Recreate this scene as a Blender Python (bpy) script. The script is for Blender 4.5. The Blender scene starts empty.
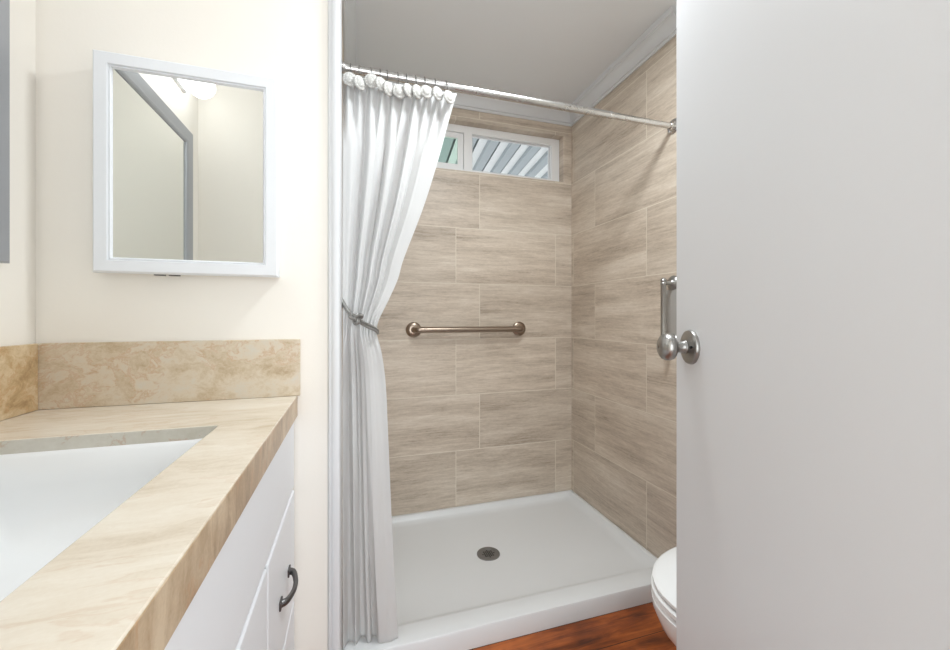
import bpy, bmesh, math, random
from mathutils import Vector, Matrix, noise
random.seed(7)
SC = bpy.context.scene
COL = SC.collection
PI = math.pi
CZ = 1.105                      # eye height

# ------------------------------------------------------------------ camera
cam = bpy.data.cameras.new('camera'); camo = bpy.data.objects.new('camera', cam); COL.objects.link(camo)
cam.sensor_width = 36.0; cam.lens = 36.0 * 392.4 / 950.0; cam.clip_start = 0.01
cam.shift_y = -(325 - 316.9) / 950.0
camo.location = (0, 0, CZ); camo.rotation_euler = (PI / 2, 0, -math.radians(17.16))
SC.camera = camo
# ------------------------------------------------------------------ world and exposure
W = bpy.data.worlds.new('world'); SC.world = W; W.use_nodes = True
bg = W.node_tree.nodes['Background']; bg.inputs[0].default_value = (0.93, 0.975, 1.0, 1); bg.inputs[1].default_value = 1.8
SC.view_settings.view_transform = 'Standard'; SC.view_settings.look = 'None'
SC.view_settings.gamma = 1.0; SC.view_settings.use_curve_mapping = False
SC.view_settings.exposure = 0.0

def area(name, loc, rot, sx, sy, power, color=(1, 1, 1)):
    l = bpy.data.lights.new(name, 'AREA'); l.shape = 'RECTANGLE'; l.size = sx; l.size_y = sy
    l.energy = power; l.color = color
    o = bpy.data.objects.new(name, l); COL.objects.link(o); o.location = loc; o.rotation_euler = rot
    return o
def point(name, loc, power, r, color=(1, 1, 1)):
    l = bpy.data.lights.new(name, 'POINT'); l.energy = power; l.shadow_soft_size = r; l.color = color
    o = bpy.data.objects.new(name, l); COL.objects.link(o); o.location = loc; return o
area('ceiling_lamp_light', (0.62, 0.88, 2.245), (0, 0, 0), 0.24, 0.24, 15.0, (0.915, 0.975, 1.0))
area('hall_fill_light', (0.15, -1.1, 1.15), (math.radians(103), 0, 0), 1.3, 1.5, 22.0, (0.90, 0.975, 1.0))  # unseen fill added behind the camera to brighten ceiling and shower

# ------------------------------------------------------------------ node helpers
def srgb(r, g, b):
    f = lambda c: (c / 255 / 12.92) if c / 255 <= 0.04045 else ((c / 255 + 0.055) / 1.055) ** 2.4
    return (f(r), f(g), f(b), 1)
class NT:
    def __init__(s, name):
        s.m = bpy.data.materials.new(name); s.m.use_nodes = True; s.t = s.m.node_tree
        s.b = s.t.nodes['Principled BSDF']
    def n(s, typ, **kw):
        o = s.t.nodes.new(typ)
        for k, v in kw.items(): setattr(o, k, v)
        return o
    def l(s, a, b): s.t.links.new(a, b)
    def put(s, sock, v):
        if isinstance(v, (int, float)): sock.default_value = v
        elif isinstance(v, (tuple, list)): sock.default_value = v
        else: s.l(v, sock)
    def M(s, op, a, b=0.0, c=0.0):
        o = s.n('ShaderNodeMath', operation=op); s.put(o.inputs[0], a); s.put(o.inputs[1], b); s.put(o.inputs[2], c)
        return o.outputs[0]
    def pos(s):
        g = s.n('ShaderNodeTexCoord'); return g.outputs['Object']
    def xyz(s, v):
        o = s.n('ShaderNodeSeparateXYZ'); s.l(v, o.inputs[0]); return o.outputs
    def comb(s, x, y, z):
        o = s.n('ShaderNodeCombineXYZ')
        for i, q in enumerate((x, y, z)): s.put(o.inputs[i], q)
        return o.outputs[0]
    def noise(s, vec, scale=5, detail=3, rough=.5, dist=0):
        o = s.n('ShaderNodeTexNoise'); s.l(vec, o.inputs['Vector'])
        o.inputs['Scale'].default_value = scale; o.inputs['Detail'].default_value = detail
        o.inputs['Roughness'].default_value = rough; o.inputs['Distortion'].default_value = dist
        return o.outputs['Fac']
    def map(s, vec, scale=(1, 1, 1), loc=(0, 0, 0), rot=(0, 0, 0)):
        o = s.n('ShaderNodeMapping'); s.l(vec, o.inputs[0])
        o.inputs['Scale'].default_value = scale; o.inputs['Location'].default_value = loc; o.inputs['Rotation'].default_value = rot
        return o.outputs[0]
    def ramp(s, fac, stops):
        o = s.n('ShaderNodeValToRGB'); s.l(fac, o.inputs[0]); e = o.color_ramp.elements
        while len(e) < len(stops): e.new(0.5)
        for i, (p, c) in enumerate(stops): e[i].position = p; e[i].color = c
        return o.outputs[0]
    def mix(s, f, a, b, mode='MIX'):
        o = s.n('ShaderNodeMix', data_type='RGBA', blend_type=mode)
        s.put(o.inputs[0], f); s.put(o.inputs[6], a); s.put(o.inputs[7], b); return o.outputs[2]
    def bump(s, h, strength=.2, dist=.002):
        o = s.n('ShaderNodeBump'); o.inputs['Strength'].default_value = strength; o.inputs['Distance'].default_value = dist
        s.l(h, o.inputs['Height']); s.l(o.outputs[0], s.b.inputs['Normal'])
    def fin(s, col=None, rough=.5, metal=0, coat=0):
        if col is not None: s.put(s.b.inputs['Base Color'], col)
        s.put(s.b.inputs['Roughness'], rough); s.b.inputs['Metallic'].default_value = metal
        if coat: s.b.inputs['Coat Weight'].default_value = coat; s.b.inputs['Coat Roughness'].default_value = .08
        return s.m

def painted(name, col, rough=.5, bs=.08, scale=220, var=.02):
    t = NT(name); p = t.pos(); n1 = t.noise(p, 2.5, 3); n2 = t.noise(p, scale, 2)
    d = tuple(c * (1 - var) for c in col[:3]) + (1,)
    t.bump(n2, bs, .001)
    return t.fin(t.mix(n1, col, d), rough)
def metal(name, col, rough=.25, brush=None):
    t = NT(name); p = t.pos(); n1 = t.noise(t.map(p, brush or (1, 1, 1)), 90 if brush else 30, 3)
    d = tuple(c * .92 for c in col[:3]) + (1,)
    return t.fin(t.mix(n1, col, d), t.M('MULTIPLY_ADD', n1, .06, rough - .03), 1.0)
def tile_mat(name, ax):
    # vein-cut stone look tiles, 0.61 x 0.305, two-course stagger, thin pale joints
    t = NT(name); p = t.pos(); x, y, z = t.xyz(p)
    u = x if ax == 'x' else y
    offA, offB = (0.669, 0.533) if ax == 'x' else (1.839, 1.447)
    row_f = t.M('DIVIDE', t.M('SUBTRACT', z, 0.068), 0.305); row = t.M('FLOOR', row_f); fr = t.M('SUBTRACT', row_f, row)
    par = t.M('MODULO', row, 2.0)            # rows 1,3,5 -> A ; rows 0,2,4 -> B
    off = t.M('ADD', offB, t.M('MULTIPLY', par, offA - offB))
    cu = t.M('DIVIDE', t.M('SUBTRACT', u, off), 0.608); c = t.M('FLOOR', cu); fu = t.M('SUBTRACT', cu, c)
    edge = lambda f, L: t.M('MULTIPLY', t.M('SUBTRACT', 0.5, t.M('ABSOLUTE', t.M('SUBTRACT', f, 0.5))), L)
    e = t.M('MINIMUM', edge(fr, .305), edge(fu, .608))
    g = t.M('LESS_THAN', e, 0.0018)
    wn = t.n('ShaderNodeTexWhiteNoise', noise_dimensions='3D'); t.l(t.comb(row, c, 3.3), wn.inputs[0])
    rnd = wn.outputs['Value']
    vec = t.comb(t.M('ADD', u, t.M('MULTIPLY', rnd, 9.0)), t.M('MULTIPLY', rnd, 37.0), z)
    wob = t.noise(t.map(vec, (2.5, 1, 3)), 1.6, 2)
    vec2 = t.comb(t.xyz(vec)[0], t.xyz(vec)[1], t.M('ADD', z, t.M('MULTIPLY', wob, .014)))
    n1 = t.noise(t.map(vec2, (1.7, 1, 15)), 1.0, 5, .62)
    n2 = t.noise(t.map(vec2, (9, 1, 140)), 1.0, 4, .6)
    n3 = t.noise(t.map(vec2, (26, 1, 90)), 1.6, 4, .8)
    f = t.M('ADD', t.M('MULTIPLY', n1, .50), t.M('ADD', t.M('MULTIPLY', n2, .27), t.M('MULTIPLY', n3, .23)))
    colr = t.ramp(f, [(.34, srgb(156, 141, 125)), (.45, srgb(191, 176, 160)), (.53, srgb(207, 193, 177)), (.64, srgb(223, 212, 198))])
    k = t.M('MULTIPLY_ADD', rnd, .08, .95)
    colr = t.mix(1.0, colr, t.comb(k, k, k), 'MULTIPLY')
    col = t.mix(g, colr, srgb(222, 213, 198))
    t.bump(t.M('SUBTRACT', f, t.M('MULTIPLY', g, 1.5)), .25, .0015)
    return t.fin(col, t.M('MULTIPLY_ADD', g, .3, .42))

M = {}
M['wall'] = painted('cream_wall_paint', srgb(243, 238, 230), .55, .12, 160)
M['ceiling'] = painted('ceiling_paint', srgb(230, 231, 233), .6)
M['trim'] = painted('white_trim_paint', srgb(218, 219, 221), .35, .02)
M['door'] = painted('white_door_paint', srgb(222, 223, 226), .38, .05, 90)
M['cab'] = painted('white_cabinet_paint', srgb(232, 234, 238), .4, .1, 120)
M['tileb'] = tile_mat('stone_tile_back', 'x'); M['tiler'] = tile_mat('stone_tile_side', 'y')
M['acrylic'] = painted('white_acrylic', srgb(224, 225, 226), .28, .02, 300, .01)
M['china'] = painted('white_china', srgb(242, 243, 244), .08, 0, 100, .01)
M['vinyl'] = painted('white_vinyl', srgb(240, 240, 240), .4, .02)
M['nickel'] = metal('brushed_nickel', srgb(168, 166, 163), .33)
M['bar'] = metal('brushed_bronze_nickel', srgb(160, 144, 130), .3, (14, 1, 1))
M['rod'] = metal('polished_rod_steel', srgb(205, 203, 201), .27)
M['frame'] = metal('silver_frame', srgb(172, 175, 181), .42, (40, 40, 1.5)); M['frame'].node_tree.nodes['Principled BSDF'].inputs['Metallic'].default_value = .55
M['pewter'] = metal('dark_pewter', srgb(112, 110, 110), .35)
M['plate'] = metal('satin_plate', srgb(186, 184, 181), .5); M['plate'].node_tree.nodes['Principled BSDF'].inputs['Metallic'].default_value = .3
M['drain'] = metal('drain_steel', srgb(150, 150, 150), .5)
M['wire'] = metal('hook_wire', srgb(120, 120, 118), .3)
t = NT('mirror_silver'); M['mirror'] = t.fin(srgb(240, 242, 240), 0.0, 1.0)
M['dark'] = painted('dark_hole', srgb(18, 18, 18), .8)
t = NT('lamp_diffuser'); t.b.inputs['Emission Color'].default_value = (.95, .985, 1, 1); t.b.inputs['Emission Strength'].default_value = 5.2; M['lamp'] = t.fin(srgb(250, 250, 250), .4)
# fabric
t = NT('white_curtain_cloth'); p = t.pos(); wv = t.noise(t.map(p, (1, 1, 1)), 600, 2); wr = t.noise(t.map(p, (6, 6, 2.5)), 3, 4, .6)
t.bump(t.M('ADD', t.M('MULTIPLY', wv, .25), wr), .35, .006)
t.b.inputs['Subsurface Weight'].default_value = 0.0
m_ = t.fin(srgb(236, 236, 236), .75)
tr = t.n('ShaderNodeBsdfTranslucent'); tr.inputs[0].default_value = srgb(236, 236, 236); mx = t.n('ShaderNodeMixShader'); mx.inputs[0].default_value = .42
out = t.t.nodes['Material Output']; t.l(t.b.outputs[0], mx.inputs[1]); t.l(tr.outputs[0], mx.inputs[2]); t.l(mx.outputs[0], out.inputs[0]); M['cloth'] = m_
t = NT('crochet_white'); p = t.pos(); v = t.n('ShaderNodeTexVoronoi'); t.l(p, v.inputs['Vector']); v.inputs['Scale'].default_value = 260
t.bump(v.outputs['Distance'], .5, .0015)
M['crochet'] = t.fin(t.ramp(v.outputs['Distance'], [(0, srgb(236, 235, 232)), (.6, srgb(182, 180, 176))]), .8)
t = NT('rope_silver'); p = t.pos(); w = t.n('ShaderNodeTexWave'); t.l(p, w.inputs[0]); w.inputs['Scale'].default_value = 90; w.inputs['Distortion'].default_value = 1.5
t.bump(w.outputs['Fac'], .8, .003); M['rope'] = t.fin(t.mix(w.outputs['Fac'], srgb(205, 203, 200), srgb(140, 137, 133)), .3, .75)
# quartzite
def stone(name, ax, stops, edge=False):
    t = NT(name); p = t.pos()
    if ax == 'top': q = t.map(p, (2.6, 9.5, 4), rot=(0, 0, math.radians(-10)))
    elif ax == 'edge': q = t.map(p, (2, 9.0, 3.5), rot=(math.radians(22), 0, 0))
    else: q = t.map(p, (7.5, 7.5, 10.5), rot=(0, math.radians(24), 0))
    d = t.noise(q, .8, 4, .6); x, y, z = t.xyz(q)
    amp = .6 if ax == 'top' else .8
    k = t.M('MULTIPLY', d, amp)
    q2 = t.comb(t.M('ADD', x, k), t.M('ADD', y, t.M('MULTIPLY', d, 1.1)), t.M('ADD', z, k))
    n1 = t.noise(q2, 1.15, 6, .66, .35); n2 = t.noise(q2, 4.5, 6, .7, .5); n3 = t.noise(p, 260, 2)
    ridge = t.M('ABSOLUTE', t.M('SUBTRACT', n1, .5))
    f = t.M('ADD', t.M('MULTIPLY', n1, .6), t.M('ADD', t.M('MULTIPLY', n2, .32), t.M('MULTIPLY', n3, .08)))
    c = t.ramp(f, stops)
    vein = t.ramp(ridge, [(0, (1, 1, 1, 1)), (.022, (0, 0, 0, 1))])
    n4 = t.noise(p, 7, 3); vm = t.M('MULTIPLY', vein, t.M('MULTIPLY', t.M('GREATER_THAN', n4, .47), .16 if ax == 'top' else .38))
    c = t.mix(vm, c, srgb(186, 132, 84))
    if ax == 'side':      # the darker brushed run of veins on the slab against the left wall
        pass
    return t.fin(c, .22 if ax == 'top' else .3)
M['stone_top'] = stone('quartzite_top', 'top', [(.34, srgb(200, 184, 163)), (.47, srgb(219, 207, 190)), (.62, srgb(230, 222, 209))])
M['stone_back'] = stone('quartzite_splash', 'back', [(.37, srgb(180, 158, 130)), (.45, srgb(200, 182, 156)), (.52, srgb(212, 198, 178)), (.62, srgb(208, 202, 190))])
M['stone_cut'] = stone('quartzite_cut', 'back', [(.36, srgb(196, 190, 176)), (.62, srgb(214, 210, 200))])
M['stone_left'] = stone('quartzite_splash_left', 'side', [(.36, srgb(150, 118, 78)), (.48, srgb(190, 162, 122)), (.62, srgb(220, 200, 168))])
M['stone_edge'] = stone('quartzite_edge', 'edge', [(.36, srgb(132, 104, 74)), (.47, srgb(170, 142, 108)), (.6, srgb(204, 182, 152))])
# wood floor: planks run along x
t = NT('red_brown_wood'); p = t.pos(); x, y, z = t.xyz(p)
pf = t.M('DIVIDE', y, .125); pr = t.M('FLOOR', pf); wn = t.n('ShaderNodeTexWhiteNoise', noise_dimensions='1D'); t.l(pr, wn.inputs['W'])
rx = t.M('MULTIPLY', wn.outputs['Value'], 7.0)
seam = t.M('MINIMUM', t.M('SUBTRACT', .5, t.M('ABSOLUTE', t.M('SUBTRACT', t.M('FRACT', pf), .5))),
           t.M('MULTIPLY', t.M('SUBTRACT', .5, t.M('ABSOLUTE', t.M('SUBTRACT', t.M('FRACT', t.M('ADD', t.M('DIVIDE', x, .9), rx)), .5))), 7.2))
vec = t.comb(t.M('ADD', x, rx), y, rx)
n1 = t.noise(t.map(vec, (3.5, 34, 1)), 1.0, 6, .65, 1.0); n2 = t.noise(t.map(vec, (7, 9, 1)), 1.0, 3)
f = t.M('ADD', t.M('MULTIPLY', n1, .6), t.M('MULTIPLY', n2, .4))
c = t.ramp(f, [(.33, srgb(70, 30, 12)), (.48, srgb(134, 66, 26)), (.62, srgb(180, 98, 44))])
c = t.mix(t.M('LESS_THAN', seam, .012), c, srgb(50, 22, 10)); M['wood'] = t.fin(c, .33)
# exterior
M['metal_white'] = painted('awning_white', srgb(238, 240, 242), .45, 0); M['metal_grey'] = painted('awning_grey', srgb(158, 166, 172), .45, 0)
M['concrete'] = painted('patio_concrete', srgb(205, 203, 198), .8)
def glass(name, col):
    t = NT(name); g = t.n('ShaderNodeBsdfTransparent'); g.inputs[0].default_value = col
    gl = t.n('ShaderNodeBsdfGlossy'); gl.inputs['Roughness'].default_value = .02; mx = t.n('ShaderNodeMixShader'); mx.inputs[0].default_value = .05
    t.l(g.outputs[0], mx.inputs[1]); t.l(gl.outputs[0], mx.inputs[2]); t.l(mx.outputs[0], t.t.nodes['Material Output'].inputs[0]); return t.m
M['glass'] = glass('clear_glass', (.97, .98, .98, 1)); M['glass_green'] = glass('green_tinted_glass', (.86, .965, .90, 1))

# ------------------------------------------------------------------ geometry helpers
def link(name, bm, mat, parent=None, smooth=False, bevel=0, seg=2, ang=35, recalc=True):
    if recalc: bmesh.ops.recalc_face_normals(bm, faces=bm.faces[:])
    me = bpy.data.meshes.new(name); bm.to_mesh(me); bm.free()
    mats = mat if isinstance(mat, (list, tuple)) else [mat]
    for q in mats: me.materials.append(q)
    o = bpy.data.objects.new(name, me); COL.objects.link(o)
    if parent: o.parent = parent
    if smooth:
        for f in me.polygons: f.use_smooth = True
        if smooth == 'auto': me.set_sharp_from_angle(angle=math.radians(38))
    if bevel:
        b = o.modifiers.new('bevel', 'BEVEL'); b.width = bevel; b.segments = seg; b.limit_method = 'ANGLE'; b.angle_limit = math.radians(ang)
        for f in me.polygons: f.use_smooth = True
        if smooth != True: me.set_sharp_from_angle(angle=math.radians(38))
        w = o.modifiers.new('wn', 'WEIGHTED_NORMAL'); w.keep_sharp = True
    return o
def empty(name, loc=(0, 0, 0)):
    o = bpy.data.objects.new(name, None); COL.objects.link(o); o.location = loc; o.empty_display_size = .05; return o
def rebase(root):
    # the thing's Empty sits at its base; child meshes are authored in world coordinates
    for ch in root.children:
        ch.matrix_parent_inverse = Matrix.Translation(-root.location)
    return root
def tag(o, label, cat, group=None, kind=None):
    o['label'] = label; o['category'] = cat
    if group: o['group'] = group
    if kind: o['kind'] = kind
    return o
def struct(o, label=None, cat=None):
    o['kind'] = 'structure'
    if label: o['label'] = label; o['category'] = cat
    return o
def box(bm, x0, x1, y0, y1, z0, z1, mi=0):
    v = [bm.verts.new(p) for p in ((x0, y0, z0), (x1, y0, z0), (x1, y1, z0), (x0, y1, z0), (x0, y0, z1), (x1, y0, z1), (x1, y1, z1), (x0, y1, z1))]
    for f in ((0, 3, 2, 1), (4, 5, 6, 7), (0, 1, 5, 4), (1, 2, 6, 5), (2, 3, 7, 6), (3, 0, 4, 7)):
        bm.faces.new([v[i] for i in f]).material_index = mi
    return v
def BM(): return bmesh.new()
def boxo(name, mat, parent, *a, **k):
    bm = BM(); box(bm, *a); return link(name, bm, mat, parent, **k)
def grid(bm, us, vs, skip, w0, w1, fn):
    """one closed slab from a grid of cells with holes; fn(u,v,w)->xyz"""
    V = {}
    def g(i, j, k):
        if (i, j, k) not in V: V[(i, j, k)] = bm.verts.new(fn(us[i], vs[j], (w0, w1)[k]))
        return V[(i, j, k)]
    full = lambda i, j: 0 <= i < len(us) - 1 and 0 <= j < len(vs) - 1 and (i, j) not in skip
    for i in range(len(us) - 1):
        for j in range(len(vs) - 1):
            if not full(i, j): continue
            for k in (0, 1): bm.faces.new([g(i, j, k), g(i + 1, j, k), g(i + 1, j + 1, k), g(i, j + 1, k)])
            if not full(i - 1, j): bm.faces.new([g(i, j, 0), g(i, j + 1, 0), g(i, j + 1, 1), g(i, j, 1)])
            if not full(i + 1, j): bm.faces.new([g(i + 1, j, 0), g(i + 1, j + 1, 0), g(i + 1, j + 1, 1), g(i + 1, j, 1)])
            if not full(i, j - 1): bm.faces.new([g(i, j, 0), g(i + 1, j, 0), g(i + 1, j, 1), g(i, j, 1)])
            if not full(i, j + 1): bm.faces.new([g(i, j + 1, 0), g(i + 1, j + 1, 0), g(i + 1, j + 1, 1), g(i, j + 1, 1)])
XZ = lambda u, v, w: (u, w, v)
XY = lambda u, v, w: (u, v, w)
YZ = lambda u, v, w: (w, u, v)
def lathe(bm, prof, origin, axis, seg=32, mi=0):
    """prof: (r, h) pairs along axis"""
    ax = Vector(axis).normalized(); t1 = ax.orthogonal().normalized(); t2 = ax.cross(t1); o = Vector(origin); rings = []
    for r, h in prof:
        c = o + ax * h
        if r < 1e-6: rings.append([bm.verts.new(c)])
        else: rings.append([bm.verts.new(c + (t1 * math.cos(2 * PI * i / seg) + t2 * math.sin(2 * PI * i / seg)) * r) for i in range(seg)])
    for a, b in zip(rings, rings[1:]):
        for i in range(seg):
            j = (i + 1) % seg
            if len(a) == 1 and len(b) == 1: continue
            if len(a) == 1: f = [a[0], b[i], b[j]]
            elif len(b) == 1: f = [a[i], a[j], b[0]]
            else: f = [a[i], a[j], b[j], b[i]]
            bm.faces.new(f).material_index = mi
    for e in (rings[0], rings[-1]):
        if len(e) > 1: bm.faces.new(e).material_index = mi
def tube(bm, pts, r, seg=12, closed=False, mi=0):
    pts = [Vector(p) for p in pts]; n = len(pts); rings = []; up = None
    for i, p in enumerate(pts):
        a = pts[i - 1] if (i > 0 or closed) else p; b = pts[(i + 1) % n] if (i < n - 1 or closed) else p
        d = (b - a).normalized()
        if up is None: up = d.orthogonal().normalized()
        up = (up - d * up.dot(d)).normalized(); s = d.cross(up)
        rr = r[i] if isinstance(r, (list, tuple)) else r
        rings.append([bm.verts.new(p + (up * math.cos(2 * PI * k / seg) + s * math.sin(2 * PI * k / seg)) * rr) for k in range(seg)])
    pr = list(zip(rings, rings[1:])) + ([(rings[-1], rings[0])] if closed else [])
    for a, b in pr:
        for k in range(seg):
            j = (k + 1) % seg; bm.faces.new([a[k], a[j], b[j], b[k]]).material_index = mi
    if not closed:
        for e in (rings[0], rings[-1]): bm.faces.new(e).material_index = mi
def spline(ctrl, n=12):
    c = [Vector(p) for p in ctrl]; c = [c[0] * 2 - c[1]] + c + [c[-1] * 2 - c[-2]]; out = []
    for i in range(1, len(c) - 2):
        for k in range(n):
            t = k / n; p0, p1, p2, p3 = c[i - 1:i + 3]
            out.append(.5 * ((2 * p1) + (p2 - p0) * t + (2 * p0 - 5 * p1 + 4 * p2 - p3) * t * t + (3 * p1 - p0 - 3 * p2 + p3) * t ** 3))
    out.append(c[-2]); return out
def lerpt(tab, z):
    if z <= tab[0][0]: return tab[0][1]
    for (a, va), (b, vb) in zip(tab, tab[1:]):
        if z <= b:
            t = (z - a) / (b - a); return va + (vb - va) * t
    return tab[-1][1]
def smoothtab(tab, z):
    # catmull-rom through (z, value)
    if z <= tab[0][0]: return tab[0][1]
    if z >= tab[-1][0]: return tab[-1][1]
    for i in range(len(tab) - 1):
        if z <= tab[i + 1][0]:
            p1, p2 = tab[i], tab[i + 1]; p0 = tab[max(i - 1, 0)]; p3 = tab[min(i + 2, len(tab) - 1)]
            h = p2[0] - p1[0]; t = (z - p1[0]) / h
            m1 = (p2[1] - p0[1]) / max(p2[0] - p0[0], 1e-6) * h; m2 = (p3[1] - p1[1]) / max(p3[0] - p1[0], 1e-6) * h
            return (2*t**3-3*t*t+1)*p1[1] + (t**3-2*t*t+t)*m1 + (-2*t**3+3*t*t)*p2[1] + (t**3-t*t)*m2
def rrect(cx, cy, hx, hy, r, seg=8):
    pts = []
    for qx, qy, a0 in ((1, 1, 0), (-1, 1, 90), (-1, -1, 180), (1, -1, 270)):
        for k in range(seg + 1):
            a = math.radians(a0 + 90 * k / seg)
            pts.append((cx + qx * (hx - r) + r * math.cos(a), cy + qy * (hy - r) + r * math.sin(a)))
    return pts
def loft(bm, rings, cap0=False, cap1=False):
    R = [[bm.verts.new(p) for p in r] for r in rings]
    for a, b in zip(R, R[1:]):
        for i in range(len(a)):
            j = (i + 1) % len(a); bm.faces.new([a[i], a[j], b[j], b[i]])
    if cap0: bm.faces.new(R[0])
    if cap1: bm.faces.new(R[-1])
    return R

# ------------------------------------------------------------------ room shell
XL, YW, XI, XR, YB, ZC = -0.687, 1.14, -0.041, 1.248, 2.079, 2.335
XRR = 1.36; YD = 0.10
struct(boxo('floor', M['wood'], None, XL - .1, XRR + .1, -1.6, 2.3, -.06, 0))
struct(boxo('ceiling', M['ceiling'], None, XL - .1, XRR + .1, -1.6, 2.3, ZC, ZC + .06))
struct(boxo('wall_left', M['wall'], None, XL - .1, XL, -1.6, YW + .11, 0, ZC))
struct(boxo('wall_vanity_end', M['wall'], None, XL, XI, YW, 1.25, 0, ZC))
struct(boxo('wall_shower_left', M['tiler'], None, XI - .1, XI, 1.25, YB + .12, 0, ZC))
struct(boxo('wall_shower_right', M['tiler'], None, XR, XRR + .1, 1.25, YB + .12, 0, ZC))
struct(boxo('wall_right', M['wall'], None, XRR, XRR + .1, -1.6, 1.25, 0, ZC))
bm = BM(); WX0, WX1, WZ0, WZ1 = .05, 1.194, 1.908, 2.182
grid(bm, [XI - .1, WX0, WX1, XRR + .1], [0, WZ0, WZ1, ZC], {(1, 1)}, YB, YB + .12, XZ)
struct(link('wall_back', bm, M['tileb']))
bm = BM(); DX0, DX1 = -.16, .515
grid(bm, [XL, DX0, DX1, XRR], [0, 2.05, ZC], {(1, 0)}, YD - .10, YD, XZ)
struct(link('wall_front', bm, M['wall']))
# crown moulding round the shower alcove, mitred (outline z/out profile swept along a U path)
prof = [(0, 2.246), (.007, 2.246), (.009, 2.251), (.009, 2.258), (.014, 2.260), (.014, 2.266), (.017, 2.276), (.023, 2.288), (.032, 2.299), (.042, 2.305), (.042, 2.311), (.047, 2.313), (.049, 2.320), (.049, ZC), (0, ZC)]
bm = BM(); path = lambda d: [(XI + d, 1.25), (XI + d, YB - d), (XR - d, YB - d), (XR - d, 1.25)]
cols = [[bm.verts.new((x, y, z)) for x, y in path(d)] for d, z in prof]
for i in range(len(cols)):
    a, b = cols[i], cols[(i + 1) % len(cols)]
    for k in range(3): bm.faces.new([a[k], a[k + 1], b[k + 1], b[k]])
bm.faces.new([c[0] for c in cols]); bm.faces.new([c[3] for c in cols])
struct(link('trim_1', bm, M['trim'], smooth='auto'))
# upright casing strip on the end of the vanity wall (stepped profile)
bm = BM(); pr = [(x_ - .0055, y_) for x_, y_ in [(-.0625, YW), (-.0625, YW - .004), (-.058, YW - .010), (-.052, YW - .010), (-.051, YW - .013), (-.047, YW - .015), (-.036, YW - .015), (-.0315, YW - .013), (-.0295, YW - .006), (-.0295, 1.262), (XI + .0055, 1.262), (XI + .0055, YW)]]
a = [bm.verts.new((x, y, 0)) for x, y in pr]; b = [bm.verts.new((x, y, ZC)) for x, y in pr]
for i in range(len(pr)): j = (i + 1) % len(pr); bm.faces.new([a[i], a[j], b[j], b[i]])
bm.faces.new(a); bm.faces.new(b)
struct(link('trim_2', bm, M['trim'], smooth='auto'))

# ------------------------------------------------------------------ window
win = empty('window_1', (0.6, YB + .08, WZ0)); struct(win)
fy0, fy1 = 2.128, 2.178
bm = BM(); grid(bm, [WX0, .075, .592, .641, 1.140, WX1], [WZ0, WZ0 + .028, 2.142, WZ1], {(1, 1), (3, 1)}, fy0, fy1, XZ)
link('window_frame', bm, M['vinyl'], win, bevel=.002)
bm = BM(); grid(bm, [.0755, .105, .559, .5915], [WZ0 + .0285, 1.966, 2.113, 2.1415], {(1, 1)}, fy0 + .012, fy0 + .030, XZ)
s = link('window_sash', bm, M['vinyl'], win, bevel=.002)
boxo('window_pane', M['glass_green'], s, .100, .563, fy0 + .019, fy0 + .023, 1.962, 2.117)
boxo('window_pane', M['glass'], win, .639, 1.142, fy0 + .032, fy0 + .036, WZ0 + .026, 2.144)
bm = BM(); grid(bm, [.6415, .648, 1.1335, 1.1395], [WZ0 + .0285, WZ0 + .036, 2.135, 2.1415], {(1, 1)}, fy0 + .020, fy0 + .032, XZ)
link('glazing_bead', bm, M['trim'], win)
rebase(win)
# patio cover beyond the window: ribbed roof panels running away from the house
bm = BM(); zr = 2.72; per = .205; mi_pts = [(0, 0, 1), (.080, 0, 0), (.092, -.03, 0), (.174, -.03, 0), (.176, .05, 0), (.198, .05, 0), (.205, 0, 1)]
x0 = -1.5; pts = []
for k in range(34):
    for (dx, dz, mi) in mi_pts[:-1]: pts.append((x0 + k * per + dx, zr + dz, mi))
sl = math.tan(math.radians(5))
for (xa, za, ma), (xb, zb, mb) in zip(pts, pts[1:]):
    y0, y1 = 2.3, 6.6
    v = [bm.verts.new((xa + (y0 - 2) * sl, y0, za)), bm.verts.new((xb + (y0 - 2) * sl, y0, zb)), bm.verts.new((xb + (y1 - 2) * sl, y1, zb - .06)), bm.verts.new((xa + (y1 - 2) * sl, y1, za - .06))]
    f = bm.faces.new(v); f.material_index = 1 if (zb == za == zr) else 0
bmesh.ops.remove_doubles(bm, verts=bm.verts[:], dist=1e-5)
r = bmesh.ops.extrude_face_region(bm, geom=bm.faces[:])
for v in r['geom']:
    if isinstance(v, bmesh.types.BMVert): v.co.z += .004
tag(link('patio_cover', bm, [M['metal_grey'], M['metal_white']]), 'ribbed grey and white metal patio cover seen through the small shower window', 'roof')
struct(boxo('ground', M['concrete'], None, -3, 6, 2.3, 7.5, -.35, -.25))

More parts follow.
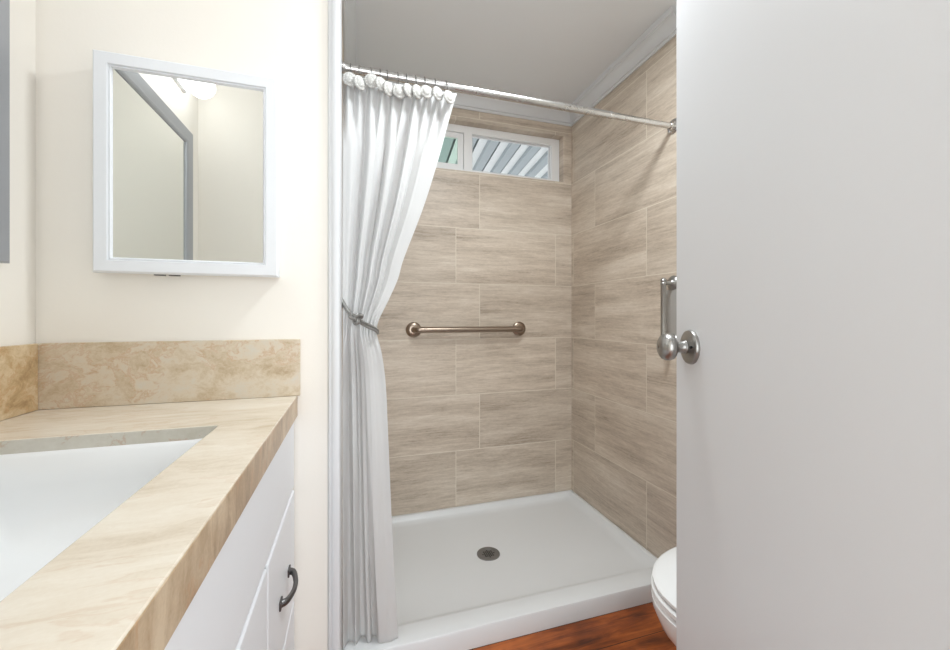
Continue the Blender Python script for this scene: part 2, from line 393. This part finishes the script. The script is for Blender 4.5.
# ------------------------------------------------------------------ shower pan
pan = empty('shower_pan', (.6, 1.66, 0))
bm = BM()
ZR = .071; xs = [(XI, XR)]
def ring(x0, x1, y0, y1, z, r):
    cx, cy = (x0 + x1) / 2, (y0 + y1) / 2
    return [(x, y, z) for x, y in rrect(cx, cy, (x1 - x0) / 2, (y1 - y0) / 2, r, 6)]
dx, dy = .583, 1.682
rings = [ring(XI + .001, XR - .001, 1.25, YB - .001, .001, .002), ring(XI + .001, XR - .001, 1.25, YB - .001, ZR - .008, .002), ring(XI + .003, XR - .003, 1.253, YB - .003, ZR - .002, .003), ring(XI + .008, XR - .008, 1.260, YB - .008, ZR, .006),
         ring(XI + .026, XR - .022, 1.327, YB - .020, ZR, .02), ring(XI + .034, XR - .028, 1.336, YB - .026, ZR - .003, .022), ring(XI + .046, XR - .038, 1.348, YB - .036, ZR - .018, .028), ring(XI + .062, XR - .052, 1.362, YB - .050, ZR - .027, .035), ring(XI + .085, XR - .075, 1.385, YB - .075, ZR - .031, .04)]
n = len(rings[0])
for f_, zz in ((.55, .035), (.2, .031)):
    rings.append([(dx + (x - dx) * f_, dy + (y - dy) * f_, zz) for x, y, z in rings[8]])
last = [(dx + .05 * math.cos(a), dy + .05 * math.sin(a), .0295) for a in [math.atan2(y - dy, x - dx) for x, y, z in rings[-1]]]
rings.append(last)
loft(bm, rings, True, True)
link('pan_body', bm, M['acrylic'], pan, smooth='auto')
bm = BM(); lathe(bm, [(.052, .0290), (.052, .0325), (.049, .034), (.034, .0335), (.033, .0315), (0, .0315)], (dx, dy, 0), (0, 0, 1), 40)
dr = link('drain', bm, M['drain'], pan, smooth='auto')
bm = BM()
for i in range(-3, 4):
    for j in range(-3, 4):
        if i * i + j * j <= 9.5:
            x, y = dx + i * .0085, dy + j * .0085; box(bm, x - .0028, x + .0028, y - .0028, y + .0028, .0312, .0319)
link('drain_holes', bm, M['dark'], dr)
rebase(pan)
tag(pan, 'white low-threshold shower pan with raised front curb on the wood floor', 'shower pan')

# ------------------------------------------------------------------ curtain rod
rodt = empty('shower_curtain_rod', (.6, 1.292, 1.88)); RZ, RY = 1.883, 1.292
def cyl(name, mat, parent, p0, p1, r, seg=24):
    d = Vector(p1) - Vector(p0); bm = BM(); L = d.length; lathe(bm, [(r * .92, 0), (r, .001), (r, L - .001), (r * .92, L)], p0, d, seg); return link(name, bm, mat, parent, smooth='auto')
cyl('rod_outer_tube', M['rod'], rodt, (XI + .01, RY, RZ), (.948, RY, RZ), .0135)
cyl('rod_inner_tube', M['rod'], rodt, (.945, RY, RZ), (XR - .008, RY, RZ), .0118)
cyl('rod_collar', M['rod'], rodt, (.940, RY, RZ), (.950, RY, RZ), .0142)
for nx, d in ((XI, 1), (XR, -1)):
    bm = BM(); lathe(bm, [(.029, .0005), (.030, .003), (.028, .005), (.018, .008), (.0160, .014), (.0150, .016), (.0150, .020)], (nx, RY, RZ), (d, 0, 0), 32); link('rod_flange', bm, M['rod'], rodt, smooth='auto')
rebase(rodt); tag(rodt, 'long straight chrome curtain rod spanning the shower opening below the ceiling', 'curtain rod')

# ------------------------------------------------------------------ curtain
right = [(.075, .136), (.30, .124), (.46, .116), (.74, .104), (.90, .096), (1.0, .082), (1.052, .069), (1.09, .073), (1.16, .106), (1.225, .134), (1.283, .150), (1.458, .215), (1.63, .268), (1.80, .315), (1.862, .333)]
left = [(.075, -.034), (.9, -.034), (1.08, -.032), (1.2, -.034), (1.85, -.033)]
wide = [(.075, .026), (.5, .022), (.95, .017), (1.06, .016), (1.15, .020), (1.4, .027), (1.7, .020), (1.85, .009)]
ctr = [(.075, 1.297), (.9, 1.288), (1.06, 1.268), (1.3, 1.280), (1.85, 1.277)]
bm = BM(); NU, NV = 260, 170; G = []
for j in range(NV + 1):
    v = j / NV; z0 = .0735 + (1.858 - .0735) * v; row = []
    for i in range(NU + 1):
        u = i / NU
        top = max(0, (z0 - 1.72) / .14)
        z = z0 - (.010 * top * (0.5 - 0.5 * math.cos(2 * PI * 10 * u)))
        xl, xr = smoothtab(left, z0), smoothtab(right, z0)
        A = smoothtab(wide, z0); c = smoothtab(ctr, z0)
        ph = .30 * math.sin(z0 * 1.9 + 4 * u)
        ss = lambda a_, b_, t_: (lambda q_: q_ * q_ * (3 - 2 * q_))(min(1.0, max(0.0, (t_ - a_) / (b_ - a_))))
        tp = ss(1.62, 1.84, z0)                                   # pleats at the hooks relax into broad folds
        up_ = ss(1.00, 1.14, z0)                                  # 0 below the tied waist, 1 above it
        wst = math.exp(-((z0 - 1.068) / .055) ** 2)               # small gathers at the waist
        # below: three narrow folds by the wall, then one broad panel standing in front of them
        bk = .42 + .16 * (1.06 - z0); pan_b = ss(bk - .04, bk + .10, u); fb = (1 - pan_b) * (.55 * math.sin(2 * PI * 4.3 * u + ph + 1.2) - .25 + .12 * math.sin(2 * PI * 9 * u + 3 * z0)) + pan_b * (1.05 - .5 * (u - .62) ** 2 * 6 + .10 * math.sin(2 * PI * 3 * u + z0 * 2))
        # above: narrow crease folds by the wall widening to a smooth sheet at the free edge
        w_ = u ** 1.25; cr = math.sin(2 * PI * 5.2 * w_ + .8 + ph); cr = cr * .55 + .16 * math.sin(2 * PI * 15 * w_ + 2 * ph + z0 * 2) + .4 * math.sin(2 * PI * 5.2 * w_ + .8 + ph + .9 * cr)
        pan_a = ss(.66, .86, u); fa = (1 - pan_a) * .62 * cr + pan_a * (.45 - 1.0 * (u - .9) ** 2 * 8)
        mid = math.sin(2 * PI * 10 * u - PI / 2)
        hi = math.sin(2 * PI * 9 * u + 2 * ph + 1.5 * math.sin(2 * PI * u * 1.5))
        nz = noise.noise(Vector((u * 4, z0 * 1.5, 3.1))) * .4
        y = c - A * ((fa * up_ + fb * (1 - up_)) * (1 - tp * .85) * (1 - .3 * wst) + nz + mid * .85 * tp + hi * .22 * wst)
        bx = u + .012 * math.cos(2 * PI * 10 * u) * (1 - abs(2 * u - 1))
        x = xl + (xr - xl) * bx
        w2 = noise.noise(Vector((x * 14, z * 6, y * 10))) * .003
        if z0 < .35: y += .006 * noise.noise(Vector((u * 9, z0 * 9, 0))) * (1 - z0 / .35)
        row.append(bm.verts.new((max(x, XI + .004), y + w2, z)))
    G.append(row)
for j in range(NV):
    for i in range(NU): bm.faces.new([G[j][i], G[j][i + 1], G[j + 1][i + 1], G[j + 1][i]])
cur = link('shower_curtain', bm, M['cloth'], smooth=True)
sm = cur.modifiers.new('thick', 'SOLIDIFY'); sm.thickness = .0008; sm.offset = 0
tag(cur, 'long white fabric shower curtain gathered to the left and tied at mid height', 'curtain')

# rings: round crocheted covers on wire hooks
RX = [-.011, .016, .053, .081, .104, .138, .166, .196, .226, .262, .300]
RZs = [.730, .724, .737, .731, .721, .718, .726, .727, .731, .732, .726]
TW = [4, 36, 0, 32, 40, 10, 38, 34, 6, 30, 24]
proto = None
def copy_tree(o, parent=None):
    c = o.copy(); COL.objects.link(c)
    if parent: c.parent = parent
    for ch in o.children: copy_tree(ch, c)
    return c
lab = ['leftmost white lace disc hook on the rod beside the wall trim', 'second white lace disc hook from the wall trim, turned sideways', 'third white lace disc hook from the left, largest face forward',
       'fourth white lace disc hook from the left on the rod', 'fifth white lace disc hook from the left on the rod', 'middle white lace disc hook of the eleven on the rod',
       'fifth white lace disc hook from the right end of the curtain', 'fourth white lace disc hook from the right end of the curtain', 'third white lace disc hook from the right end of the curtain',
       'second to last white lace disc hook before the curtain edge', 'rightmost white lace disc hook at the free corner of the curtain']
for i, (rx, rz, tw) in enumerate(zip(RX, RZs, TW)):
    if proto is None:
        r_ = empty('curtain_hook')
        bm = BM(); lathe(bm, [(0, -.003), (.018, -.003), (.0215, 0), (.022, .003), (.019, .007), (.017, .0065), (.0145, .0072), (.0135, .0095), (.009, .0112), (0, .0118)], (0, 0, -.010), (0, -1, 0), 32)
        link('lace_disc', bm, M['crochet'], r_, smooth=True)
        bm = BM(); P = [(0, .004, .006), (0, .010, .03), (0, .004, .055)]
        R0 = .0165; cy, cz = .021, .0
        P = spline([(0, .0045, -.010), (0, .008, .012), (0, .016, .032), (0, .0215, .048), (0, .0395, .0645), (0, .0575, .050), (0, .054, .033), (0, .046, .0275)], 6)
        tube(bm, P, .0011, 8); link('hook_wire', bm, M['wire'], r_, smooth=True)
        proto = r_; o = r_
    else: o = copy_tree(proto)
    o.location = (rx * .985, 1.2525, CZ + rz); o.rotation_euler = (0, 0, math.radians(tw) * .0)
    for ch in o.children:
        if ch.name.startswith('lace_disc'): ch.rotation_euler = (math.radians(random.uniform(-6, 6)), 0, math.radians(tw)); ch.location = (0, -.002, 0)
        else:
            # keep the hook over the rod: its crown height follows the rod, its foot the disc
            ch.location = (0, 0, 0); ch.scale = (1, 1, (RZ + .0165 - (CZ + rz)) / .0645)
    tag(o, lab[i], 'curtain hook', 'lace disc hooks along the curtain rod')

# tieback
tb = empty('curtain_tieback', (.02, 1.25, 1.10))
for off, k in ((0, 0), (.0085, 1)):
    ctrl = [(XI + .006, 1.262, 1.160 - off), (-.020, 1.236, 1.132 - off), (.000, 1.222, 1.106 - off * .6), (.030, 1.226, 1.088 - off), (.062, 1.240, 1.072 - off), (.072, 1.262, 1.062 - off), (.069, 1.292, 1.066 - off), (.040, 1.315, 1.085 - off), (.0, 1.315, 1.12 - off), (XI + .002, 1.285, 1.150 - off)]
    bm = BM(); tube(bm, spline(ctrl, 8), .0040, 10); link('tie_rope', bm, M['rope'], tb, smooth=True)
bm = BM(); P = []
for k in range(90):
    a = 2 * PI * k / 90; P.append((.006 + .0135 * (math.sin(a) + 1.3 * math.sin(2 * a)) * .62, 1.212 + .007 * math.sin(3 * a), 1.101 + .0105 * (math.cos(a) - 1.3 * math.cos(2 * a)) * .7))
tube(bm, P, .0052, 10, True); link('tie_knot', bm, M['rope'], tb, smooth=True)
bm = BM(); lathe(bm, [(.009, 0), (.009, .002), (.004, .004), (.004, .010), (.007, .012), (0, .014)], (XI, 1.272, 1.152), (1, 0, 0), 16); link('wall_hook', bm, M['rod'], tb, smooth='auto')
rebase(tb); tag(tb, 'silver knotted rope tieback around the waist of the white curtain', 'curtain tieback')

# ------------------------------------------------------------------ grab bars
gb = empty('grab_bar', (.6, YB, 1.04)); bm = BM()
bz = 1.037; yo = YB - .058
P = spline([(.302, YB - .004, bz), (.302, YB - .025, bz), (.305, YB - .043, bz), (.318, yo + .002, bz), (.345, yo, bz)], 6)
P += [Vector((.6, yo, bz))] + [Vector((1.207 - p.x, p.y, p.z)) for p in reversed(P)]
tube(bm, P, .0155, 20); link('bar_tube', bm, M['bar'], gb, smooth='auto')
for x in (.302, .905):
    bm = BM(); lathe(bm, [(.041, 0), (.041, .004), (.038, .008), (.024, .012), (.018, .013)], (x, YB, bz), (0, -1, 0), 36); link('bar_flange', bm, M['bar'], gb, smooth='auto')
rebase(gb); tag(gb, 'brushed metal grab bar mounted level on the tiled back wall below the window', 'grab bar')

hb = empty('vertical_grab_handle', (XR, 1.292, 1.1)); hx = XR - .052; hy = 1.291; zt, zb_ = 1.246, 1.000
bm = BM(); lathe(bm, [(0, -.012), (.006, -.010), (.011, -.005), (.0125, 0), (.0095, .005), (.0125, .010), (.0125, .016), (.0105, .020), (.0105, .236), (.0125, .240), (.0125, .246), (.0095, .250), (.0125, .256), (.011, .261), (.006, .266), (0, .268)], (hx, hy, zb_ - .004), (0, 0, 1), 28)
link('handle_bar', bm, M['nickel'], hb, smooth='auto')
for z in (zt - .003, zb_ + .006):
    bm = BM(); lathe(bm, [(.030, 0), (.031, .003), (.028, .008), (.020, .013), (.014, .016), (.009, .022), (.008, .044), (.010, .050)], (XR, hy, z), (-1, 0, 0), 32); link('handle_post', bm, M['nickel'], hb, smooth='auto')
boxo('handle_backplate', M['plate'], hb, XR - .006, XR - .0003, hy - .026, hy + .042, zb_ + .030, zt - .030, bevel=.002)
rebase(hb); tag(hb, 'short upright brushed nickel grab handle on the side tiles behind the door knob', 'grab handle')

# ------------------------------------------------------------------ medicine cabinet
mc = empty('medicine_cabinet', (-.37, YW, 1.19))
cx0, cx1, cz0, cz1 = -.563, -.1835, 1.206, 1.709
boxo('cabinet_body', M['vinyl'], mc, cx0 + .010, cx1 - .002, 1.115, YW - .0005, cz0 + .003, cz1 - .006, bevel=.0015)
fm = BM(); b1 = .030
def mframe(bm, x0, x1, z0, z1, prof, fn):
    """mitred frame: prof = (inset, depth) loop"""
    L = []
    for d, w in prof: L.append([bm.verts.new(fn(x, z, w)) for x, z in ((x0 + d, z0 + d), (x1 - d, z0 + d), (x1 - d, z1 - d), (x0 + d, z1 - d))])
    for i in range(len(L)):
        a, b = L[i], L[(i + 1) % len(L)]
        for k in range(4): j = (k + 1) % 4; bm.faces.new([a[k], a[j], b[j], b[k]])
mframe(fm, cx0, cx1, cz0, cz1, [(0, 1.1145), (0, 1.1005), (.004, 1.0955), (.0275, 1.0955), (.0295, 1.100), (.0325, 1.098), (.036, 1.1045), (.036, 1.1145)], XZ)
dd = link('cabinet_door', fm, M['cab'], mc, smooth='auto')
boxo('mirror_glass', M['mirror'], dd, cx0 + .034, cx1 - .034, 1.104, 1.112, cz0 + .034, cz1 - .034)
for x in (-.455, -.425):
    boxo('cabinet_latch', M['pewter'], mc, x, x + .020, 1.118, 1.130, cz0 - .002, cz0 + .004)
rebase(mc); tag(mc, 'white framed mirror cabinet on the cream wall above the vanity backsplash', 'medicine cabinet')

# left wall mirror
wm_ = empty('wall_mirror', (XL, .6, 1.214)); bm = BM()
mframe(bm, .210, 1.045, 1.214, 1.900, [(0, XL), (0, XL + .016), (.003, XL + .018), (.042, XL + .014), (.047, XL + .018), (.053, XL + .016), (.058, XL + .010), (.058, XL)], YZ)
link('mirror_frame', bm, M['frame'], wm_, smooth='auto')
boxo('mirror_glass', M['mirror'], wm_, XL + .002, XL + .008, .262, .992, 1.266, 1.848)
rebase(wm_); tag(wm_, 'large silver framed mirror on the left wall at the photo edge', 'mirror')
# vanity light
vl = empty('vanity_light', (XL, .46, 2.03))
boxo('light_backplate', M['trim'], vl, XL, XL + .016, .26, .78, 2.05, 2.13, bevel=.003)
bm = BM(); P = [(XL + .068, .260 + .52 * k / 10, 2.088) for k in range(11)]
rr = [.050] * 11; tube(bm, [(XL + .068, .245, 2.088), (XL + .068, .250, 2.088)] + P + [(XL + .068, .790, 2.088), (XL + .068, .795, 2.088)], [.028, .042] + rr + [.042, .028], 24)
link('light_diffuser', bm, M['lamp'], vl, smooth='auto')
rebase(vl); tag(vl, 'glowing white bar light above the silver mirror, seen in the cabinet mirror', 'wall light')
cl = empty('ceiling_light', (.62, .88, ZC))
bm = BM(); lathe(bm, [(.13, 0), (.13, .02), (.12, .024)], (.62, .88, ZC), (0, 0, -1), 40); link('light_base', bm, M['trim'], cl, smooth='auto')
bm = BM(); lathe(bm, [(.115, .024), (.110, .045), (.08, .068), (.03, .078), (0, .079)], (.62, .88, ZC), (0, 0, -1), 40); link('light_diffuser', bm, M['lamp'], cl, smooth='auto')
rebase(cl); tag(cl, 'round white ceiling light over the toilet area', 'ceiling light')

# ------------------------------------------------------------------ vanity
van = empty('vanity_cabinet', (-.42, .65, 0)); VX = -.150
bm = BM()
for q in ((XL + .001, XL + .013, .14, YW - .004, .08, .862), (XL + .0135, VX - .020, .14, .156, .08, .862), (XL + .0135, VX - .020, YW - .020, YW - .004, .08, .862), (XL + .0135, VX - .020, .1565, YW - .0205, .08, .096), (XL + .0135, VX - .020, .892, .906, .0965, .862)): box(bm, *q)
link('cabinet_carcass', bm, M['cab'], van)
boxo('toe_kick', M['cab'], van, XL + .001, VX - .08, .14, YW - .004, 0, .08)
def slab(name, y0, y1, z0, z1, parent=van):
    bm = BM(); box(bm, VX - .020, VX, y0, y1, z0, z1); return link(name, bm, M['cab'], parent, bevel=.004, seg=2)
boxo('cabinet_rail', M['cab'], van, VX - .020, VX - .001, .14, YW - .008, .660, .862, bevel=.001)
ZT = .650
d1 = slab('drawer', .800, YW - .008, .365, ZT); d2 = slab('drawer', .800, YW - .008, .105, .357)
c1 = slab('cabinet_door', .455, .792, .105, ZT); c2 = slab('cabinet_door', .145, .449, .105, ZT)
def pull(parent, yc, zc):
    bm = BM(); h = .056
    P = spline([(VX + .001, yc - h, zc), (VX + .010, yc - h * .93, zc), (VX + .016, yc - h * .72, zc - .001), (VX + .0215, yc - h * .3, zc - .002), (VX + .0225, yc, zc - .002), (VX + .0215, yc + h * .3, zc - .002), (VX + .016, yc + h * .72, zc - .001), (VX + .010, yc + h * .93, zc), (VX + .001, yc + h, zc)], 5)
    n = len(P); tube(bm, P, [.0052 + .0034 * abs(2 * k / (n - 1) - 1) ** 2 for k in range(n)], 12)
    for s in (-1, 1): box(bm, VX, VX + .004, yc + s * h - .012, yc + s * h + .012, zc - .009, zc + .009)
    link('handle', bm, M['pewter'], parent, bevel=.001)
pull(d1, .975, .495); pull(d2, .975, .235)
bm = BM()
for cd, yk in ((c1, .50), (c2, .405)):
    bm = BM(); lathe(bm, [(.008, 0), (.006, .004), (.005, .014), (.013, .020), (.014, .026), (.008, .030), (0, .031)], (VX, yk, .575), (1, 0, 0), 20); link('knob', bm, M['pewter'], cd, smooth='auto')
rebase(van); tag(van, 'white painted vanity cabinet with drawers under the stone countertop', 'cabinet')
# countertop
ct = empty('countertop', (-.42, .65, .896)); ZT_ = .896; XE = -.144
bm = BM(); SX0, SX1, SY0, SY1 = -.612, -.249, .30, .870
grid(bm, [XL + .001, SX0, SX1, XE], [.13, SY0, SY1, YW - .001], {(1, 1)}, ZT_ - .030, ZT_, XY)
bm.normal_update()
for f in bm.faces:
    c_ = f.calc_center_median()
    if abs(f.normal.z) < .5 and SX0 - .01 < c_.x < SX1 + .01 and SY0 - .01 < c_.y < SY1 + .01: f.material_index = 1
link('stone_slab', bm, [M['stone_top'], M['stone_cut']], ct, bevel=.0015)
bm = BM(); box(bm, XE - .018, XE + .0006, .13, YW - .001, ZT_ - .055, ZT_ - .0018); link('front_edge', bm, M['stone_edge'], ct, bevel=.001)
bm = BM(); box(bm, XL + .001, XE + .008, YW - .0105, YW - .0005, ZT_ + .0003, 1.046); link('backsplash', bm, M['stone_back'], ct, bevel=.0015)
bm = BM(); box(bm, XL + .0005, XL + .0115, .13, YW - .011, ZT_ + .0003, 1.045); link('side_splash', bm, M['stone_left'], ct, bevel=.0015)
rebase(ct); tag(ct, 'beige veined stone countertop with matching backsplash on the white vanity', 'countertop')
# sink
bm = BM(); cxs, cys = (SX0 + SX1) / 2, (SY0 + SY1) / 2; hx_, hy_ = (SX1 - SX0) / 2 + .004, (SY1 - SY0) / 2 + .004; rings = []
zt0 = ZT_ - .0305
for ins, z, r in ((-.018, zt0, .05), (0, zt0, .045), (.003, zt0 - .004, .045), (.006, zt0 - .05, .045), (.012, zt0 - .085, .045), (.022, zt0 - .110, .05), (.037, zt0 - .129, .055), (.057, zt0 - .142, .06), (.08, zt0 - .149, .06), (.105, zt0 - .152, .06), (.15, zt0 - .153, .03)):
    rings.append([(x, y, z) for x, y in rrect(cxs, cys, hx_ - ins, hy_ - ins, r, 8)])
loft(bm, rings, False, True)
sk = empty('undermount_sink', (cxs, cys, zt0 - .16)); so = link('sink_basin', bm, M['china'], sk, smooth='auto'); q = so.modifiers.new('t', 'SOLIDIFY'); q.thickness = .008; q.offset = 1
bm = BM(); lathe(bm, [(.028, 0), (.028, .003), (.022, .004), (.018, .002), (0, .002)], (cxs, cys, zt0 - .153), (0, 0, 1), 28); link('sink_drain', bm, M['nickel'], sk, smooth='auto')
rebase(sk); tag(sk, 'white rectangular basin set under the cutout of the stone countertop', 'sink')

# ------------------------------------------------------------------ toilet (points towards the doorway side, tank on the right wall)
tl = empty('toilet', (1.0, .735, 0)); TY = .742
def egg(xf, xb, b, z, n=48, yc=TY):
    xc = xf + (xb - xf) * .56; out = []
    for k in range(n):
        a = 2 * PI * k / n; c, s = math.cos(a), math.sin(a)
        X = xc - (xc - xf) * c if c > 0 else xc + (xb - xc) * abs(c) ** .75
        out.append((X, yc + b * (1 if s >= 0 else -1) * abs(s) ** .92, z))
    return out
bm = BM()
loft(bm, [egg(.93, 1.24, .105, .0), egg(.93, 1.24, .105, .02), egg(.935, 1.24, .098, .05), egg(.90, 1.23, .100, .12), egg(.845, 1.22, .122, .20), egg(.775, 1.20, .155, .27), egg(.725, 1.18, .178, .33), egg(.708, 1.17, .188, .37), egg(.706, 1.17, .189, .392), egg(.712, 1.165, .185, .398), egg(.74, 1.14, .15, .399)], True, True)
link('bowl', bm, M['china'], tl, smooth='auto')
bm = BM(); loft(bm, [egg(.712, 1.15, .184, .4005), egg(.707, 1.15, .189, .404), egg(.707, 1.15, .189, .414), egg(.713, 1.147, .184, .419)], True, True); link('seat', bm, M['china'], tl, smooth='auto')
bm = BM(); loft(bm, [egg(.716, 1.15, .182, .4205), egg(.711, 1.15, .187, .425), egg(.711, 1.15, .187, .432), egg(.722, 1.14, .178, .439), egg(.78, 1.12, .13, .443)], True, True); link('lid', bm, M['china'], tl, smooth='auto')
bm = BM(); loft(bm, [[(x, y, z) for x, y in rrect(1.262 - d, TY, .088 - d, .205 - d, .03)] for z, d in ((.39, .02), (.41, .006), (.70, 0), (.715, .0))], True, True); link('tank', bm, M['china'], tl, smooth='auto')
bm = BM(); loft(bm, [[(x, y, z) for x, y in rrect(1.260, TY, .096 - d, .213 - d, .03)] for z, d in ((.716, .004), (.72, 0), (.742, 0), (.75, .006), (.752, .02))], True, True); link('tank_lid', bm, M['china'], tl, smooth='auto')
rebase(tl); tag(tl, 'white toilet with closed lid half hidden behind the open door', 'toilet')

# ------------------------------------------------------------------ door
# door leaf: lock edge at (.650, .670), hinge near the doorway
E2 = Vector((.652, .668)); ang = math.radians(19.5); dirn = Vector((math.sin(ang), math.cos(ang)))      # hinge -> edge
door = empty('door_1', (E2.x - dirn.x * .61, E2.y - dirn.y * .61, .012)); struct(door)
door.rotation_euler = (0, 0, -ang)     # local +y runs hinge -> lock edge, local -x is the visible face
bm = BM(); box(bm, 0, .035, 0, .61, 0, 2.02); link('door_leaf', bm, M['door'], door, bevel=.0015)
kz = 1.0460 - .012; ky = .61 - .062
kn = empty('door_knob'); kn.parent = door; kn.location = (0, ky, kz)
bm = BM(); lathe(bm, [(.0335, 0), (.0340, .002), (.0325, .006), (.028, .0085), (.0265, .0085), (.021, .0105), (.014, .0125), (.0135, .016)], (0, 0, 0), (-1, 0, 0), 44); link('knob_rose', bm, M['nickel'], kn, smooth='auto')
bm = BM(); lathe(bm, [(.0135, .012), (.0115, .018), (.0105, .026), (.0125, .031), (.019, .033), (.0245, .037), (.0268, .043), (.0262, .050), (.0225, .056), (.016, .060), (.007, .062), (.003, .0622), (.0027, .0605), (0, .0605)], (0, 0, 0), (-1, 0, 0), 44); link('knob_handle', bm, M['nickel'], kn, smooth='auto')
bm = BM(); lathe(bm, [(.0030, .008), (.0030, .0118), (0, .0119)], (0, -.021, .001), (-1, 0, 0), 16); link('privacy_hole', bm, M['dark'], kn)
kb = empty('door_knob'); kb.parent = door; kb.location = (.035, ky, kz)
bm = BM(); lathe(bm, [(.0335, 0), (.0340, .002), (.0325, .006), (.0265, .0085), (.014, .0125), (.0115, .020), (.0105, .026)], (0, 0, 0), (1, 0, 0), 44); link('knob_rose', bm, M['nickel'], kb, smooth='auto')
bm = BM(); lathe(bm, [(.0105, .026), (.019, .030), (.0255, .038), (.0258, .046), (.015, .054), (0, .056)], (0, 0, 0), (1, 0, 0), 44); link('knob_handle', bm, M['nickel'], kb, smooth='auto')
for z in (.2, 1.0, 1.8):
    bm = BM(); lathe(bm, [(.006, 0), (.006, .09)], (.004, -.007, z), (0, 0, 1), 12); link('hinge', bm, M['nickel'], door, smooth='auto')
